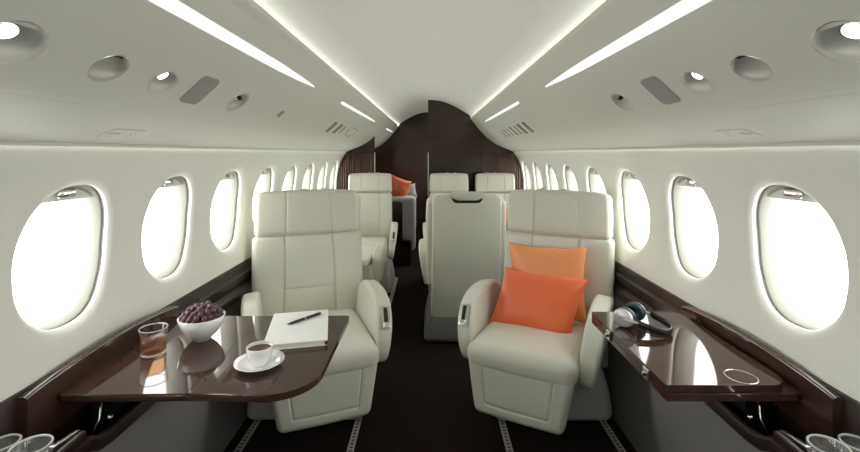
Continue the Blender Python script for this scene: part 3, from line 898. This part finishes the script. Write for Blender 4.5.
# drinking glass
GX, GY = -.880, 1.391
gp = [(0, 0), (.034, 0), (.037, .003), (.0425, .088), (.0415, .089), (.0405, .088), (.0352, .012), (.033, .010), (0, .009)]
gp = [(r*K, z*K) for r, z in gp]
t = thing('drinking_glass', 'clear tumbler with an amber drink standing beside the grape bowl', 'glass', (GX, GY, TZ))
link('tumbler', mk_mesh('tumbler', *lathe(gp, 48), 'glass'), t)
rim_v = lathe([(.0412, .0865), (.0432, .0885), (.0420, .0905), (.0400, .0885), (.0412, .0865)], 48); rim_v = ([(x*K, y*K, z*K) for x, y, z in rim_v[0]], rim_v[1])
link('rim', mk_mesh('rim', *rim_v, 'rimglass'), t)
link('foot_ring', mk_mesh('foot', *lathe([(r*K, z*K) for r, z in [(.033, .003), (.037, .002), (.0378, .006), (.0365, .009), (.033, .009)]], 48), 'rimglass'), t)
link('drink', mk_mesh('drink', *lathe([(r*K, z*K) for r, z in [(0, .0095), (.0325, .0105), (.0346, .0125), (.0380, .055), (0, .055)]], 48), 'drink'), t)

# cup, saucer
CX, CY = -.514, 1.318
sp = [(0, 0), (.036, 0), (.038, .002), (.060, .008), (.0765, .016), (.0765, .0175), (.060, .0105), (.040, .0045), (.030, .0035), (0, .0035)]
sp = [(r*K, z*K) for r, z in sp]
tag(link('saucer', mk_mesh('saucer', *lathe(sp, 56), 'porcelain'), None, (CX, CY, TZ)), 'white saucer under the tea cup on the left table', 'saucer')
t = thing('tea_cup', 'white porcelain cup of dark tea standing on its saucer', 'cup', (CX, CY, TZ+.0034))
cp = [(0, 0), (.022, 0), (.024, .002), (.026, .005), (.034, .016), (.0385, .034), (.0405, .058), (.0392, .059), (.0372, .034), (.0325, .017), (.023, .007), (0, .006)]
cp = [(r*K, z*K) for r, z in cp]
link('cup', mk_mesh('cup', *lathe(cp, 48), 'porcelain'), t)
link('tea', mk_mesh('tea', *lathe([(0, .045), (.0362, .045)], 48), 'tea'), t)
V, F = tube([(.037, .0, .046), (.047, 0, .051), (.056, 0, .046), (.059, 0, .036), (.054, 0, .025), (.044, 0, .018), (.034, 0, .017)], [.0035, .0032, .003, .003, .003, .0033, .004], 10)
V = [Vector(v)*K for v in V]
link('handle', mk_mesh('handle', V, F, 'porcelain'), t, rot=(0, 0, R(8)))

# notebook and pen
NR = R(12.5)
t = thing('notebook', 'white closed notebook on the left table with a black pen on top', 'notebook', (-.472, 1.572, TZ), NR)
link('cover', autosmooth(mk_mesh('cover', *merge(prism(rounded_poly([(-.102, -.144), (.102, -.144), (.102, .144), (-.102, .144)], [.004]*4, 4), .0155, .019, .001), prism(rounded_poly([(-.102, -.144), (.102, -.144), (.102, .144), (-.102, .144)], [.004]*4, 4), .0, .003, .001), box(-.102, -.0995, -.143, .143, .002, .0165)), 'paper'), 30), t)
link('pages', mk_mesh('pages', *box(-.0994, .0985, -.140, .140, .003, .0155), 'pages', False), t)
link('ribbon', mk_mesh('ribbon', *box(.094, .1025, -.1455, -.138, .0035, .0150), 'dark', False), t)
t = thing('pen', 'black ballpoint pen lying across the white notebook', 'pen', (-.466, 1.626, TZ+.0242), math.atan2(.119, .100))
link('barrel', mk_mesh('barrel', *xf(lathe([(0, -.074), (.0015, -.073), (.0042, -.058), (.0050, -.03), (.0052, .06), (.0045, .070), (0, .071)], 16), Matrix.Rotation(PI/2, 4, 'Y')), 'pen'), t)
link('clip', mk_mesh('clip', *xf(rbox(.022, .0015, .001, .0008), Matrix.Translation((.045, 0, .0062))), 'chrome'), t)
link('ring_band', mk_mesh('band', *xf(lathe([(.0052, -.002), (.0056, -.002), (.0056, .002), (.0052, .002)], 16), Matrix.Rotation(PI/2, 4, 'Y')), 'chrome'), t)

# ------------------------------------------------------------------ headphones on the right table
HZ = TZ+.022
A = Vector((.686, 1.548, HZ+.035)); B = Vector((.757, 1.611, HZ+.035))
ax = (B-A); ax.z = 0; axn = ax.normalized(); ap = Vector((axn.y, -axn.x, 0))
hp = thing('headphones', 'silver and black over-ear headphones lying on the folded right table', 'headphones', (.7185, 1.578, HZ))
def hl(name, me, lab=None):
    o = link(name, me, hp); o.matrix_parent_inverse = Matrix.Translation((-.7185, -1.578, -HZ))
    if lab: o['label'] = lab
    return o
for P, d in ((A, -1), (B, 1)):
    out = axn*d
    rot = out.to_track_quat('Z', 'Y').to_matrix().to_4x4()
    m = Matrix.Translation(P) @ rot
    def oval(vf): return ([(v[0]*.9, v[1]*.80, v[2]) for v in vf[0]], vf[1])
    cup = hl('ear_cup', mk_mesh('ear_cup', *xf(oval(lathe([(.038, -.002), (.040, .003), (.038, .010), (.030, .015), (.027, .0145), (.024, .0155), (0, .0165)], 36)), m), 'silver'))
    hl('trim_ring', mk_mesh('trim', *xf(oval(lathe([(.0385, -.006), (.042, -.004), (.042, .0), (.0385, .002)], 36)), m), 'dark'))
    hl('ear_cushion', mk_mesh('cushion', *xf(oval(lathe([(.037, -.004), (.041, -.010), (.040, -.020), (.032, -.024), (.022, -.022), (.019, -.012), (0, -.010)], 36)), m), 'teal'))
    V, F = tube([P+out*.012+Vector((0, 0, 0)), P+out*.016+ap*.022, P+out*.014+ap*.046, P+out*.010+ap*.058], [.006, .006, .005, .005], 8)
    hl('yoke', mk_mesh('yoke', V, F, 'silver'))
mid = (A+B)/2; half = (B-A).length/2+.010
pts = []
for k in range(25):
    a = PI*k/24
    zz = HZ+.035-.020*math.sin(a)
    q = mid+axn*(-math.cos(a)*(half+.006*math.sin(a)))+ap*(.050+.088*math.sin(a)); q.z = zz
    pts.append(q)
def band(pts, w, th):
    V = []; F = []
    for i, p in enumerate(pts):
        t = (pts[min(i+1, len(pts)-1)]-pts[max(0, i-1)]).normalized(); n = Vector((-t.y, t.x, 0)).normalized()
        for k in range(8):
            a = 2*PI*k/8; V.append(p+n*(th*math.cos(a))+Vector((0, 0, w*math.sin(a))))
    for i in range(len(pts)-1):
        for k in range(8): F.append([i*8+k, i*8+(k+1) % 8, (i+1)*8+(k+1) % 8, (i+1)*8+k])
    F += [list(range(8)), [(len(pts)-1)*8+k for k in range(8)]]
    return V, F
hl('headband', mk_mesh('headband', *band(pts, .012, .005), 'dark'))

# ------------------------------------------------------------------ tumblers in the ledge corners
tp = [(0, 0), (.035, 0), (.038, .003), (.0425, .083), (.0405, .084), (.039, .081), (.0345, .014), (0, .012)]
tp = [(r*.945, z*.945) for r, z in tp]
tp2 = [(r*.82, z*.97) for r, z in tp]
for sgn in (-1, 1):
    s = side[sgn]
    for (x, y, pr, lab) in ((.898, .983, tp, 'larger empty tumbler nearer the aisle in the %s corner of the ledge' % s), (.9735, .996, tp2, 'smaller empty tumbler against the wall in the %s corner of the ledge' % s)):
        o = link('tumbler', mk_mesh('tumbler', *lathe(pr, 44), 'tumbler'), None, (sgn*x, y, .6625))
        k = pr[4][0]; zz = pr[4][1]
        link('rim', mk_mesh('rim', *lathe([(k-.002, zz-.003), (k+.0015, zz), (k-.0005, zz+.0022), (k-.004, zz), (k-.002, zz-.003)], 44), 'rimglass'), o)
        tag(o, lab, 'glass', 'tumblers on the side ledges')

# unseen fill light added to brighten the aft sofa and its pillow
L = bpy.data.lights.new('aft_fill', 'AREA'); L.shape = 'DISK'; L.size = .25; L.energy = 7; L.color = (1, .96, .9)
o = bpy.data.objects.new('aft_fill', L); C.objects.link(o); o.location = (.36, 5.75, 1.83); o.rotation_euler = (0, 0, 0)

# ------------------------------------------------------------------ world, camera, view
w = bpy.data.worlds.new('World'); bpy.context.scene.world = w; w.use_nodes = True
bg = w.node_tree.nodes['Background']; bg.inputs['Color'].default_value = (1, .995, .985, 1); bg.inputs['Strength'].default_value = 6.0
cam = bpy.data.cameras.new('camera'); co = bpy.data.objects.new('camera', cam); C.objects.link(co)
co.location = (0, 0, CAMZ); co.rotation_euler = (PI/2, 0, 0)
cam.sensor_width = 36; cam.lens = 36*437/860; cam.shift_y = -73/860; cam.clip_start = .01
sc = bpy.context.scene; sc.camera = co
vs = sc.view_settings; sc.display_settings.display_device = 'sRGB'
vs.view_transform = 'Standard'; vs.look = 'None'; vs.gamma = 1; vs.exposure = .64; vs.use_curve_mapping = False
sc.cycles.use_denoising = True; sc.cycles.max_bounces = 12; sc.cycles.diffuse_bounces = 7; sc.cycles.transparent_max_bounces = 16
sc.cycles.sample_clamp_indirect = 12; sc.cycles.caustics_refractive = False; sc.cycles.caustics_reflective = False
